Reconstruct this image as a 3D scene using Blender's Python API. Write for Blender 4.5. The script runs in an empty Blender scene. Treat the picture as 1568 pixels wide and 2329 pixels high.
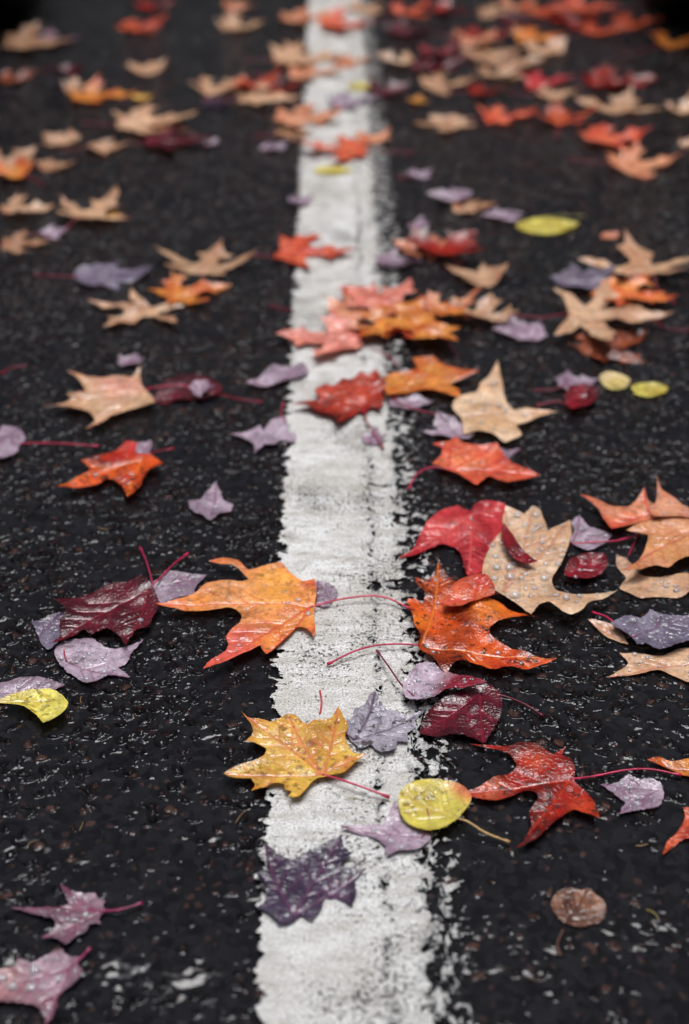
import bpy, math, random
import numpy as np
from mathutils import Vector, Euler, Matrix, noise
from mathutils.geometry import delaunay_2d_cdt

scene = bpy.context.scene
scene.view_settings.view_transform = 'Standard'
scene.view_settings.look = 'None'
scene.view_settings.exposure = 0

# ------------------------------------------------------------------ camera
F = 3235.0
PITCH = 33.16
H = 0.837
ROT = Euler((math.radians(90 - PITCH), 0, math.radians(-0.46)))
cd = bpy.data.cameras.new("camera")
cam = bpy.data.objects.new("camera", cd)
scene.collection.objects.link(cam)
cam.location = (0, 0, H)
cam.rotation_euler = ROT
cd.sensor_fit = 'VERTICAL'
cd.sensor_height = 36
cd.sensor_width = 24
cd.lens = 50
cd.clip_start = 0.02
cd.clip_end = 500
cd.dof.use_dof = True
cd.dof.focus_distance = 1.27
cd.dof.aperture_fstop = 2.8
scene.camera = cam
RM = ROT.to_matrix()

def ground(px, py, z=0.008):
    """survey: where on the road a thing noted in the photo lies"""
    d = RM @ Vector(((px - 784) / F, -(py - 1164.5) / F, -1))
    t = (z - H) / d.z
    return (d.x * t, d.y * t)

# ------------------------------------------------------------------ colours
def lin(c):
    out = []
    for v in c:
        v = v / 255.0
        out.append(v / 12.92 if v <= 0.04045 else ((v + 0.055) / 1.055) ** 2.4)
    return tuple(out)

PAL = {  # centre, edge, vein, spots, word
 'beige':  ((222,188,154),(204,160,122),(190,124,98),.25,'pale beige'),
 'tan':    ((214,174,138),(188,140,106),(186,112,88),.3,'pale tan'),
 'sand':   ((200,158,124),(168,124,94),(170,100,78),.35,'sandy brown'),
 'peach':  ((224,160,122),(202,124,88),(190,80,70),.3,'peach coloured'),
 'salmon': ((230,150,130),(212,114,94),(196,70,66),.3,'salmon pink'),
 'orange': ((234,146,72),(216,96,56),(205,76,54),.4,'bright orange'),
 'amber':  ((226,146,64),(202,94,44),(190,72,40),.5,'amber orange'),
 'flame':  ((208,78,28),(100,22,14),(228,124,52),1.0,'flame orange'),
 'redor':  ((206,88,50),(156,44,30),(220,112,76),.7,'orange red'),
 'coral':  ((224,110,72),(200,72,50),(206,56,50),.45,'coral orange'),
 'red':    ((154,28,18),(88,12,10),(180,56,36),.9,'deep red'),
 'pinkred':((186,50,56),(138,18,32),(214,90,86),.35,'pinkish red'),
 'crimson':((132,18,30),(90,10,22),(160,46,58),.2,'crimson'),
 'maroon': ((90,20,34),(52,10,20),(128,32,48),.5,'dark maroon'),
 'lilac':  ((180,160,174),(142,120,136),(120,68,94),.5,'pale lilac'),
 'blue':   ((132,122,140),(98,88,108),(102,70,90),.3,'bluish lilac'),
 'silver': ((170,162,172),(134,124,138),(60,42,58),.9,'silvery purple'),
 'plum':   ((64,54,74),(38,30,46),(100,60,88),.3,'dark plum purple'),
 'mauve':  ((150,118,130),(110,82,94),(124,54,80),.3,'dusky mauve'),
 'yellow': ((230,188,80),(204,132,48),(204,108,80),.6,'golden yellow'),
 'lemon':  ((222,208,100),(196,176,72),(184,154,66),.6,'lemon yellow'),
 'brown':  ((128,84,62),(84,50,36),(66,38,28),.9,'soaked brown'),
 'rust':   ((144,72,42),(96,42,28),(124,56,40),.9,'rusty brown'),
}
TOOTHED = {'lilac','blue','silver','plum','mauve','maroon','pinkred'}
LOBE = {'plum': 1.45, 'mauve': 1.35, 'lilac': 1.22, 'blue': 1.22, 'silver': 1.15}

# ------------------------------------------------------------------ node helpers
def newmat(name):
    m = bpy.data.materials.new(name)
    m.use_nodes = True
    nt = m.node_tree
    for n in list(nt.nodes):
        nt.nodes.remove(n)
    return m, nt

class G:
    def __init__(s, nt): s.nt = nt
    def n(s, t, **kw):
        nd = s.nt.nodes.new(t)
        for k, v in kw.items(): setattr(nd, k, v)
        return nd
    def link(s, a, b): s.nt.links.new(a, b)
    def setin(s, sock, v):
        if isinstance(v, bpy.types.NodeSocket): s.link(v, sock)
        else: sock.default_value = v
    def math(s, op, a, b=0.0, c=0.0, clamp=False):
        nd = s.n('ShaderNodeMath', operation=op, use_clamp=clamp)
        s.setin(nd.inputs[0], a); s.setin(nd.inputs[1], b); s.setin(nd.inputs[2], c)
        return nd.outputs[0]
    def mr(s, v, a, b, c, d, smooth=False):
        nd = s.n('ShaderNodeMapRange', clamp=True)
        if smooth: nd.interpolation_type = 'SMOOTHSTEP'
        s.setin(nd.inputs[0], v)
        for i, x in enumerate((a, b, c, d)): s.setin(nd.inputs[i + 1], x)
        return nd.outputs[0]
    def mix(s, f, a, b, blend='MIX'):
        nd = s.n('ShaderNodeMix', data_type='RGBA', blend_type=blend)
        s.setin(nd.inputs[0], f)
        s.setin(nd.inputs[6], a if not isinstance(a, tuple) else (*a[:3], 1))
        s.setin(nd.inputs[7], b if not isinstance(b, tuple) else (*b[:3], 1))
        return nd.outputs[2]
    def noise(s, vec, scale, detail=2, rough=.5, dist=0):
        nd = s.n('ShaderNodeTexNoise')
        s.setin(nd.inputs['Vector'], vec)
        nd.inputs['Scale'].default_value = scale
        nd.inputs['Detail'].default_value = detail
        nd.inputs['Roughness'].default_value = rough
        nd.inputs['Distortion'].default_value = dist
        return nd.outputs['Fac']
    def voro(s, vec, scale, feature='F1'):
        nd = s.n('ShaderNodeTexVoronoi', feature=feature)
        s.setin(nd.inputs['Vector'], vec)
        nd.inputs['Scale'].default_value = scale
        return nd
    def scalev(s, vec, sc):
        nd = s.n('ShaderNodeVectorMath', operation='MULTIPLY')
        s.link(vec, nd.inputs[0]); nd.inputs[1].default_value = sc
        return nd.outputs[0]
    def scalef(s, vec, f):
        nd = s.n('ShaderNodeVectorMath', operation='SCALE')
        s.link(vec, nd.inputs[0]); s.setin(nd.inputs[3], f)
        return nd.outputs[0]
    def bump(s, h, dist, strength=1.0, normal=None):
        nd = s.n('ShaderNodeBump')
        nd.inputs['Strength'].default_value = strength
        nd.inputs['Distance'].default_value = dist
        s.link(h, nd.inputs['Height'])
        if normal: s.link(normal, nd.inputs['Normal'])
        return nd.outputs[0]

# ------------------------------------------------------------------ leaf material
def leaf_material():
    m, nt = newmat("leaf_surface"); g = G(nt)
    out = g.n('ShaderNodeOutputMaterial'); bs = g.n('ShaderNodeBsdfPrincipled')
    pos = g.n('ShaderNodeNewGeometry').outputs['Position']
    def attr(nm):
        a = g.n('ShaderNodeAttribute'); a.attribute_name = nm; return a
    col = attr('col').outputs['Color']; vcol = attr('vcol').outputs['Color']
    vd = attr('vd').outputs['Fac']; vd2 = attr('vd2').outputs['Fac']; spot = attr('spot').outputs['Fac']
    n1 = g.noise(pos, 55, 5, .65)
    c = g.scalef(col, g.mr(n1, .3, .7, .62, 1.26))
    n4 = g.noise(pos, 260, 3, .65)
    c = g.scalef(c, g.mr(n4, .3, .7, .78, 1.18))
    vt = g.voro(pos, 230, 'DISTANCE_TO_EDGE')
    net = g.mr(vt.outputs['Distance'], 0, .12, .18, 0)
    vm = g.math('MULTIPLY', g.mr(vd, 0, .0018, 1, 0), .85)
    vm2 = g.math('MULTIPLY', g.mr(vd2, 0, .0014, 1, 0), .55)
    vf = g.math('MAXIMUM', vm, vm2)
    c = g.mix(g.math('MAXIMUM', vf, net), c, vcol)
    n2 = g.noise(pos, 170, 3, .6)
    n3 = g.noise(pos, 28, 2, .5)
    th = g.math('ADD', n2, g.math('MULTIPLY', g.math('SUBTRACT', n3, .5), .45))
    sp = g.math('MULTIPLY', g.mr(th, .58, .645, 0, 1), g.math('MULTIPLY', spot, .9))
    c = g.mix(sp, c, (.025, .012, .009))
    g.link(c, bs.inputs['Base Color'])
    g.link(g.mr(g.noise(pos, 90, 3, .6), .35, .65, .08, .28), bs.inputs['Roughness'])
    bs.inputs['Specular IOR Level'].default_value = .55
    h = g.math('ADD', g.math('MULTIPLY', g.noise(pos, 160, 3, .6), .8), g.math('MULTIPLY', g.math('MAXIMUM', vf, net), -.7))
    g.link(g.bump(h, .0011, .9), bs.inputs['Normal'])
    tl = g.n('ShaderNodeBsdfTranslucent'); g.link(c, tl.inputs[0])
    mx = g.n('ShaderNodeMixShader'); mx.inputs[0].default_value = .10
    g.link(bs.outputs[0], mx.inputs[1]); g.link(tl.outputs[0], mx.inputs[2]); g.link(mx.outputs[0], out.inputs[0])
    return m

def stem_material():
    m, nt = newmat("stem_surface"); g = G(nt)
    out = g.n('ShaderNodeOutputMaterial'); bs = g.n('ShaderNodeBsdfPrincipled')
    g.link(bs.outputs[0], out.inputs[0])
    a = g.n('ShaderNodeAttribute'); a.attribute_name = 'col'
    pos = g.n('ShaderNodeNewGeometry').outputs['Position']
    g.link(g.scalef(a.outputs['Color'], g.mr(g.noise(pos, 120, 2), .3, .7, .7, 1.3)), bs.inputs['Base Color'])
    bs.inputs['Roughness'].default_value = .3
    return m

def drop_material():
    m, nt = newmat("water_surface"); g = G(nt)
    out = g.n('ShaderNodeOutputMaterial'); bs = g.n('ShaderNodeBsdfPrincipled')
    bs.inputs['Base Color'].default_value = (.95, .96, .98, 1)
    bs.inputs['Roughness'].default_value = .03
    bs.inputs['IOR'].default_value = 1.42
    bs.inputs['Transmission Weight'].default_value = .76
    g.link(bs.outputs[0], out.inputs[0])
    return m
LEAF = leaf_material(); STEM = stem_material(); DROP = drop_material()

# ------------------------------------------------------------------ geometry helpers
def pip(P, poly):
    x, y = P[:, 0], P[:, 1]; ins = np.zeros(len(P), bool); n = len(poly)
    for i in range(n):
        x1, y1 = poly[i]; x2, y2 = poly[(i + 1) % n]
        if y1 == y2: continue
        c = ((y1 > y) != (y2 > y)) & (x < (x2 - x1) * (y - y1) / (y2 - y1) + x1)
        ins ^= c
    return ins

def deepen(pts, k):
    """push lobes out and notches in relative to a local average radius"""
    P = np.array(pts); c = P.mean(0); d = P - c; r = np.sqrt((d ** 2).sum(1)); n = len(r)
    av = np.array([np.mean([r[(i + j) % n] for j in (-3, -2, -1, 0, 1, 2, 3)]) for i in range(n)])
    r2 = av + (r - av) * k
    return [tuple(c + d[i] * (r2[i] / r[i])) for i in range(n)]

def smooth_outline(pts, step, rng, teeth=0.0):
    P = [Vector(p) for p in pts]; n = len(P); T = []
    for i in range(n):
        a = P[i - 1] - P[i]; b = P[(i + 1) % n] - P[i]
        if a.length < 1e-6 or b.length < 1e-6: T.append(Vector((0, 0))); continue
        ang = a.angle(b)
        k = min(1, max(0, (math.degrees(ang) - 85) / 60))
        T.append((P[(i + 1) % n] - P[i - 1]).normalized() * k)
    out = []
    area = sum(P[i].x * P[(i+1) % n].y - P[(i+1) % n].x * P[i].y for i in range(n))
    sg = 1 if area < 0 else -1
    run = 0.0; per = .0060 * rng.uniform(.9, 1.15)
    for i in range(n):
        p0, p1 = P[i], P[(i + 1) % n]; L = (p1 - p0).length
        k = max(1, int(L / step))
        e = (p1 - p0).normalized() if L > 0 else Vector((1, 0)); nr = Vector((-e.y, e.x)) * sg
        for j in range(k):
            t = j / k; t2, t3 = t * t, t * t * t
            q = (2*t3 - 3*t2 + 1) * p0 + (t3 - 2*t2 + t) * L * T[i] + (-2*t3 + 3*t2) * p1 + (t3 - t2) * L * T[(i + 1) % n]
            if j:
                q += Vector((rng.uniform(-1, 1), rng.uniform(-1, 1))) * step * .13
                if teeth:
                    ph = (run / per) % 1.0
                    q += nr * teeth * (ph - .45) * rng.uniform(.6, 1.2)
            run += L / k
            out.append((q.x, q.y))
    return out

def segdist(P, A, B):
    d = B - A; L = (d ** 2).sum(1) + 1e-12
    w = P[:, None, :] - A[None]
    t = np.clip((w * d[None]).sum(2) / L[None], 0, 1)
    q = w - t[..., None] * d[None]
    return np.sqrt((q ** 2).sum(2)).min(1)

def mkmesh(name, verts, faces, mat, smooth=True):
    me = bpy.data.meshes.new(name)
    me.from_pydata(verts, [], faces); me.update()
    me.materials.append(mat)
    if smooth: me.shade_smooth()
    return me

def setcol(me, nm, arr):
    a = me.color_attributes.new(nm, 'FLOAT_COLOR', 'POINT')
    a.data.foreach_set('color', np.asarray(arr, dtype=np.float32).ravel())
def setf(me, nm, arr):
    a = me.attributes.new(nm, 'FLOAT', 'POINT')
    a.data.foreach_set('value', np.asarray(arr, dtype=np.float32))

def tube(points, radii, sides=6):
    P = [Vector(p) for p in points]; V = []; Fc = []
    for i, p in enumerate(P):
        t = (P[min(i + 1, len(P) - 1)] - P[max(i - 1, 0)]).normalized()
        u = t.cross(Vector((0, 0, 1)))
        if u.length < 1e-4: u = Vector((1, 0, 0))
        u.normalize(); w = u.cross(t)
        for k in range(sides):
            a = 2 * math.pi * k / sides
            V.append(p + (u * math.cos(a) + w * math.sin(a)) * radii[i])
    for i in range(len(P) - 1):
        for k in range(sides):
            a = i * sides + k; b = i * sides + (k + 1) % sides
            Fc.append((a, b, b + sides, a + sides))
    Fc.append(tuple(range(sides))[::-1]); Fc.append(tuple(range((len(P) - 1) * sides, len(P) * sides)))
    return V, Fc

def catmull(P, n=6):
    P = [Vector(p) for p in P]
    if len(P) < 3:
        return [P[0].lerp(P[-1], i / n) for i in range(n + 1)]
    Q = [P[0] * 2 - P[1]] + P + [P[-1] * 2 - P[-2]]; out = []
    for i in range(1, len(Q) - 2):
        for j in range(n):
            t = j / n
            out.append(.5 * ((2 * Q[i]) + (Q[i+1] - Q[i-1]) * t + (2*Q[i-1] - 5*Q[i] + 4*Q[i+1] - Q[i+2]) * t*t + (3*Q[i] - Q[i-1] - 3*Q[i+1] + Q[i+2]) * t**3))
    out.append(P[-1]); return out

SEED = [0]
LAY = .0042
def add_leaf(name, pal, outline, base, stem=None, layer=0, curl=.005, drops=0, far=False, pinnate=False,
             wav=.003, stemcol=(150, 28, 54), state=None, tint=None, dropsize=1.0, quilt=.0013):
    SEED[0] += 1; rng = random.Random(SEED[0] * 7919)
    c1, c2, vc, spot, word = PAL[pal]
    step = .005 if far else .0022
    teeth = 0 if (far or name != 'maple_leaf') else (.0016 if pal in TOOTHED else 0)
    poly = smooth_outline(outline, step, rng, teeth)
    O = np.array(outline); base = np.array(base, float)
    cen = O.mean(0); base = base + (cen - base) * .04
    D = np.sqrt(((O - base) ** 2).sum(1)); n = len(O); tips = []
    if pinnate:
        tips = [int(D.argmax())]
    else:
        for i in range(n):
            if D[i] > .38 * D.max() and all(D[i] >= D[(i + k) % n] for k in (-2, -1, 1, 2)): tips.append(i)
        if not tips: tips = [int(D.argmax())]
    polyA = np.array(poly)
    segs1 = []; segs2 = []
    bv = Vector(base)
    for ti in tips:
        tip = bv.lerp(Vector(O[ti]), .95); L = (tip - bv).length
        if L < .012: continue
        smp = np.array([tuple(bv.lerp(tip, t)) for t in (.15, .3, .45, .6, .75, .9)])
        if pip(smp, poly).sum() < 5: continue
        dirv = (tip - bv).normalized()
        perp = Vector((-dirv.y, dirv.x)); bow = rng.uniform(-.05, .05) * L
        k = max(3, int(L / (.007 if far else .005)))
        chain = [bv.lerp(tip, j / k) + perp * bow * math.sin(math.pi * j / k) for j in range(k + 1)]
        segs1 += [(chain[j], chain[j + 1]) for j in range(k)]
        if not far:
            for t in ([.12, .24, .36, .48, .6, .72, .84] if pinnate else [.3, .45, .6, .75, .88]):
                for sgn in (-1, 1):
                    tt = t + rng.uniform(-.03, .03) + .03 * sgn
                    p = chain[min(k, int(round(tt * k)))]
                    a = math.radians(rng.uniform(38, 50)) * sgn
                    d = Vector((dirv.x * math.cos(a) - dirv.y * math.sin(a), dirv.x * math.sin(a) + dirv.y * math.cos(a)))
                    ml = L * ((.55 if pinnate else .36) * (1.1 - tt)) + .004
                    q = p; s = .004
                    while s < ml:
                        nq = p + d * s
                        if not pip(np.array([tuple(nq + d * .003)]), poly)[0]: break
                        segs2.append((q, nq)); q = nq; s += .004
    g = .0075 if far else .0034
    mn = polyA.min(0); mx = polyA.max(0)
    gx, gy = np.meshgrid(np.arange(mn[0], mx[0], g), np.arange(mn[1], mx[1], g))
    gp = np.stack([gx.ravel(), gy.ravel()], 1)
    nr = np.random.RandomState(SEED[0]); gp = gp + nr.uniform(-.25, .25, gp.shape) * g
    gp = gp[pip(gp, poly)]
    if len(gp):
        gp = gp[segdist(gp, polyA, np.roll(polyA, -1, 0)) > g * .4]
    if len(gp) and segs1:
        S_ = segs1 + segs2
        A = np.array([tuple(s[0]) for s in S_]); B = np.array([tuple(s[1]) for s in S_])
        gp = gp[segdist(gp, A, B) > g * .3]
    verts = [Vector(p) for p in poly]; edges = []
    for a, b in segs1 + segs2:
        verts += [a.copy(), b.copy()]; edges.append((len(verts) - 2, len(verts) - 1))
    verts += [Vector(p) for p in gp]
    r = delaunay_2d_cdt(verts, edges, [list(range(len(poly)))], 1, 1e-5)
    V = np.array([tuple(v) for v in r[0]]); Fc = [list(f) for f in r[2]]
    used = sorted({i for f in Fc for i in f}); mp = {u: i for i, u in enumerate(used)}
    V = V[used]; F2 = []
    for f in Fc:
        a, b, c = V[mp[f[0]]], V[mp[f[1]]], V[mp[f[2]]]
        cr = (b[0]-a[0])*(c[1]-a[1]) - (b[1]-a[1])*(c[0]-a[0])
        ff = [mp[i] for i in f]
        F2.append(ff if cr > 0 else ff[::-1])
    def dist(Sg):
        if not Sg: return np.full(len(V), .05)
        A = np.array([tuple(s[0]) for s in Sg]); B = np.array([tuple(s[1]) for s in Sg])
        return segdist(V, A, B)
    d1 = dist(segs1); d2 = dist(segs2)
    rel = V - base; rr = np.sqrt((rel ** 2).sum(1)); R = rr.max()
    relc = V - cen; rc = np.sqrt((relc ** 2).sum(1)); Rc = rc.max()
    th = np.arctan2(relc[:, 1], relc[:, 0]); ph = rng.uniform(0, 6.28)
    A_ = .65 + .35 * np.sin(th * 2 + ph) + .25 * np.sin(th * 3 + ph * 2.1)
    nz = np.array([noise.noise(Vector((v[0] * 30, v[1] * 30, SEED[0] * 3.7))) for v in V])
    nz2 = np.array([noise.noise(Vector((v[0] * 80, v[1] * 80, SEED[0] * 1.7))) for v in V])
    z = curl * (rc / Rc) ** 2.2 * A_ + wav * nz + wav * .35 * nz2
    dq = np.minimum(d1, d2)
    z = z + quilt * np.clip(dq / .007, 0, 1) ** .7
    z = z - np.percentile(z, 5)
    lo, hi = V[:, 0].min(), V[:, 0].max()
    clear = (lo > .115 or hi < -.07) and layer == 0     # lies wholly on bare asphalt
    z = np.maximum(z, -.0004) + (.0014 if clear else .0044) + layer * LAY
    cx, cy = float(base[0]), float(base[1])
    z0 = float(z.min())
    vv = [(float(v[0] - cx), float(v[1] - cy), float(zz - z0)) for v, zz in zip(V, z)]
    has_parts = bool(stem) or drops > 0
    me = mkmesh("blade_mesh", vv, F2, LEAF)
    C1 = np.array(lin(c1)); C2 = np.array(lin(c2))
    edge = segdist(V, polyA, np.roll(polyA, -1, 0))
    amp = 2.0 if pal in ('flame', 'red', 'redor', 'rust') else 1.35
    f = np.clip(.15 + .45 * (rr / R) ** 1.3 + amp * (.9 * nz + .45 * nz2) + .35 * np.clip(1 - edge / .005, 0, 1), 0, 1)[:, None]
    j = 1 + rng.uniform(-.16, .06)
    C = (C1 * (1 - f) + C2 * f) * j
    for (tx, ty), tr_, tc in (tint or []):
        w = np.clip(1.3 - np.sqrt((V[:, 0] - tx) ** 2 + (V[:, 1] - ty) ** 2) / tr_ + nz * .9, 0, 1)[:, None]
        C = C * (1 - w) + np.array(lin(tc)) * w
    setcol(me, 'col', np.hstack([C, np.ones((len(V), 1))]))
    setcol(me, 'vcol', np.tile(np.array([*lin(vc), 1.0]), (len(V), 1)))
    setf(me, 'vd', d1); setf(me, 'vd2', d2); setf(me, 'spot', np.full(len(V), spot))
    onpaint = -.055 < cen[0] < .08
    kindw = {'maple_leaf': 'maple leaf', 'birch_leaf': 'oval leaf'}[name]
    st = state or ('with curled tips' if curl > .01 else ('beaded with rain' if drops else 'lying flat'))
    label = f"{word} {kindw} {st} on {'white paint' if onpaint else 'wet asphalt'}"
    grp = "fallen maple leaves on the road" if name == 'maple_leaf' else "fallen oval leaves on the road"
    if has_parts:
        top = bpy.data.objects.new(name, None); top.empty_display_size = .01
        scene.collection.objects.link(top); top.location = (cx, cy, z0)
        bl = bpy.data.objects.new("blade", me); scene.collection.objects.link(bl); bl.parent = top
    else:
        top = bpy.data.objects.new(name, me); scene.collection.objects.link(top); top.location = (cx, cy, z0)
    top['label'] = label; top['category'] = 'leaf'; top['group'] = grp
    if stem:
        i0 = int(np.argmin(rr)); zb = float(z[i0]) - z0
        pts = [(0, 0, zb + .0004)]
        m_ = len(stem)
        for k, (sx, sy) in enumerate(stem):
            lift = .0025 * math.sin(math.pi * (k + 1) / (m_ + .5)) + .0010
            zr = .0052 if -.07 < sx < .11 else .0014
            pts.append((sx - cx, sy - cy, (zr - z0) + lift + (layer * .002 if k < m_ - 1 else 0)))
        cp = catmull(pts, 7); nn = len(cp)
        rad = [.0009 * (1.0 + (.8 if i >= nn - 2 else 0)) for i in range(nn)]
        sv, sf = tube(cp, rad)
        sm = mkmesh("stem_mesh", sv, sf, STEM)
        setcol(sm, 'col', np.tile(np.array([*lin(stemcol), 1.0]), (len(sv), 1)))
        so = bpy.data.objects.new("stem", sm); scene.collection.objects.link(so); so.parent = top
    if drops:
        DV = []; DF = []; pts = []; tries = 0
        while len(pts) < drops and tries < drops * 40:
            tries += 1
            k = rng.randrange(len(F2)); f3 = F2[k]
            w = [rng.random() for _ in range(3)]; sw = sum(w)
            p = sum((Vector(vv[f3[i]]) * (w[i] / sw) for i in range(3)), Vector((0, 0, 0)))
            rad = (.0009 + .0026 * rng.random() ** 3) * dropsize
            if edge[f3[0]] < rad: continue
            if any((p - q).length < (rad + r2) * 1.05 for q, r2 in pts): continue
            pts.append((p, rad))
        for p, rad in pts:
            b0 = len(DV); rings = 4; sg = 10; ex = rng.uniform(.85, 1.2)
            hh = .75
            DV.append((p.x, p.y, p.z + rad * hh))
            for ri in range(1, rings + 1):
                a = ri / rings * math.pi / 2
                for k in range(sg):
                    t = 2 * math.pi * k / sg
                    DV.append((p.x + math.cos(t) * math.sin(a) * rad * ex, p.y + math.sin(t) * math.sin(a) * rad / ex, p.z + rad * hh * math.cos(a) - (.0003 if ri == rings else 0)))
            for k in range(sg): DF.append((b0, b0 + 1 + k, b0 + 1 + (k + 1) % sg))
            for ri in range(rings - 1):
                for k in range(sg):
                    a = b0 + 1 + ri * sg + k; b = b0 + 1 + ri * sg + (k + 1) % sg
                    DF.append((a, a + sg, b + sg, b))
            DF.append(tuple(b0 + 1 + (rings - 1) * sg + k for k in range(sg))[::-1])
        if DV:
            dm = mkmesh("droplet_mesh", DV, DF, DROP)
            do = bpy.data.objects.new("water_droplets", dm); scene.collection.objects.link(do); do.parent = top
            do['kind'] = 'stuff'
    return top

def S(s):
    v = [float(a) for a in s.replace(',', ' ').split()]
    return list(zip(v[0::2], v[1::2]))

def L(pal, pts, base, stem=None, name='maple_leaf', **kw):
    kw['curl'] = kw.get('curl', .006) * .6
    if 'wav' in kw: kw['wav'] *= .65
    zl = .005 + kw.get('layer', 0) * LAY + max(0, kw['curl']) * .3
    o = [ground(x, y, zl) for x, y in S(pts)]
    if pal in LOBE and name == 'maple_leaf' and len(o) > 8: o = deepen(o, LOBE[pal])
    b = ground(*base, zl)
    st = [ground(x, y, .006) for x, y in S(stem)] if stem else None
    if 'tint' in kw:
        kw['tint'] = [(ground(*tp, zl), tr_, tc) for tp, tr_, tc in kw['tint']]
    return add_leaf(name, pal, o, b, st, **kw)

# ---- surveyed leaves (near part of the road)
L('orange', "716,1375 720,1345 717,1320 690,1322 668,1310 640,1284 600,1290 566,1296 556,1289 540,1276 510,1271 475,1277 500,1284 530,1288 550,1300 566,1318 545,1322 510,1320 470,1325 445,1345 410,1362 385,1371 355,1376 380,1382 430,1387 490,1385 520,1381 540,1387 550,1400 546,1415 530,1430 515,1450 520,1468 505,1490 480,1508 462,1533 500,1515 540,1495 575,1478 592,1468 598,1480 606,1490 622,1476 640,1455 658,1430 680,1422 700,1430 714,1450 718,1430 714,1400",
  (712,1378), "790,1368 870,1366 940,1390", curl=.008, layer=1, state='with long pointed lobes', stemcol=(205,50,80),
  tint=[((520,1350),.05,(230,158,98)), ((630,1330),.03,(238,164,76)), ((520,1485),.030,(214,92,80)), ((680,1440),.014,(214,104,60)), ((700,1330),.010,(200,60,40))], drops=10)
L('beige', "1150,1155 1168,1160 1192,1170 1212,1153 1226,1158 1236,1182 1246,1212 1270,1200 1296,1188 1300,1215 1290,1250 1276,1280 1262,1302 1256,1322 1268,1345 1300,1353 1340,1352 1375,1347 1404,1343 1370,1362 1340,1372 1325,1388 1300,1398 1275,1390 1250,1372 1230,1378 1208,1402 1192,1388 1165,1366 1140,1350 1115,1338 1100,1320 1098,1295 1105,1265 1120,1235 1142,1208 1144,1180",
  (1142,1346), "1110,1362 1065,1374 1010,1378", curl=.006, layer=2, drops=100, dropsize=1.7, state='beaded with large rain drops')
L('pinkred', "905,1268 940,1245 955,1215 975,1185 1005,1158 1040,1148 1062,1158 1069,1165 1085,1145 1115,1138 1148,1142 1152,1160 1147,1185 1150,1215 1150,1250 1125,1285 1090,1305 1065,1314 1055,1290 1050,1265 1035,1245 1010,1236 980,1246 945,1262",
  (1070,1172), None, curl=.005, layer=0, state='partly covered by another leaf', drops=8, tint=[((1000,1200),.03,(204,78,76))])
L('crimson', "1146,1188 1165,1212 1185,1245 1224,1277 1200,1281 1165,1266 1148,1240 1140,1212",
  (1150,1195), None, layer=4, curl=.002, state='folded into a narrow strip')
L('flame', "945,1316 972,1322 990,1303 998,1280 1010,1305 1030,1320 1055,1332 1085,1345 1108,1360 1140,1370 1165,1385 1218,1406 1170,1403 1140,1409 1118,1422 1115,1440 1135,1455 1160,1470 1190,1480 1225,1492 1268,1497 1230,1509 1190,1519 1165,1512 1130,1523 1090,1508 1060,1505 1035,1515 1016,1538 1000,1525 985,1500 970,1487 950,1473 956,1450 944,1430 938,1400 926,1363 945,1360 962,1372 966,1348 948,1332",
  (955,1468), "900,1472 850,1478 800,1492 745,1513", curl=.012, layer=1, wav=.009, stemcol=(190,35,75), state='with crumpled speckled lobes',
  tint=[((1130,1385),.026,(228,118,36)), ((990,1480),.022,(112,30,18)), ((960,1410),.014,(222,110,34)), ((1040,1400),.014,(120,34,18)), ((1150,1500),.02,(186,48,26))], drops=10)
L('coral', "1002,1375 1018,1352 1036,1325 1066,1312 1100,1306 1122,1330 1125,1350 1080,1366 1040,1380", (1080,1358), None, layer=3, curl=.003)
L('yellow', "738,1766 760,1762 785,1758 800,1745 815,1730 834,1716 808,1712 796,1700 786,1675 792,1652 782,1632 770,1606 762,1620 753,1633 735,1635 715,1637 700,1648 688,1640 672,1625 655,1622 640,1630 620,1640 595,1637 570,1636 550,1625 570,1648 576,1665 560,1690 585,1690 606,1700 602,1715 580,1728 555,1735 530,1745 508,1758 535,1768 570,1768 580,1785 572,1800 600,1790 625,1780 645,1783 650,1797 664,1800 656,1813 682,1813 697,1795 710,1778 724,1768",
  (736,1762), "770,1780 820,1798 886,1816", curl=.007, layer=1, state='with pink veins', stemcol=(190,40,75), tint=[((640,1690),.025,(222,176,92)), ((705,1690),.004,(120,60,30))])
L('silver', "785,1650 800,1632 805,1615 830,1602 845,1580 855,1577 865,1596 885,1612 908,1614 925,1624 968,1613 945,1635 948,1652 930,1666 930,1690 905,1690 900,1708 865,1714 845,1698 820,1702 805,1690 790,1672",
  (803,1684), "788,1672 786,1655", curl=.006, layer=0, drops=22, stemcol=(80,40,60))
L('lilac', "919,1552 935,1530 955,1510 985,1507 1010,1520 1045,1533 1075,1545 1102,1557 1060,1565 1020,1572 985,1588 945,1588 925,1580",
  (940,1583), "915,1572 885,1530 858,1482", curl=.008, layer=2, drops=24, stemcol=(110,30,60), tint=[((1045,1555),.030,(132,30,46))])
L('maroon', "955,1668 965,1635 990,1600 1030,1580 1075,1565 1110,1560 1135,1575 1144,1605 1135,1640 1115,1672 1100,1692 1070,1680 1040,1672 1000,1678 970,1674",
  (1095,1574), "1140,1578 1195,1600 1236,1624", curl=.005, layer=0, stemcol=(100,22,42))
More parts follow.
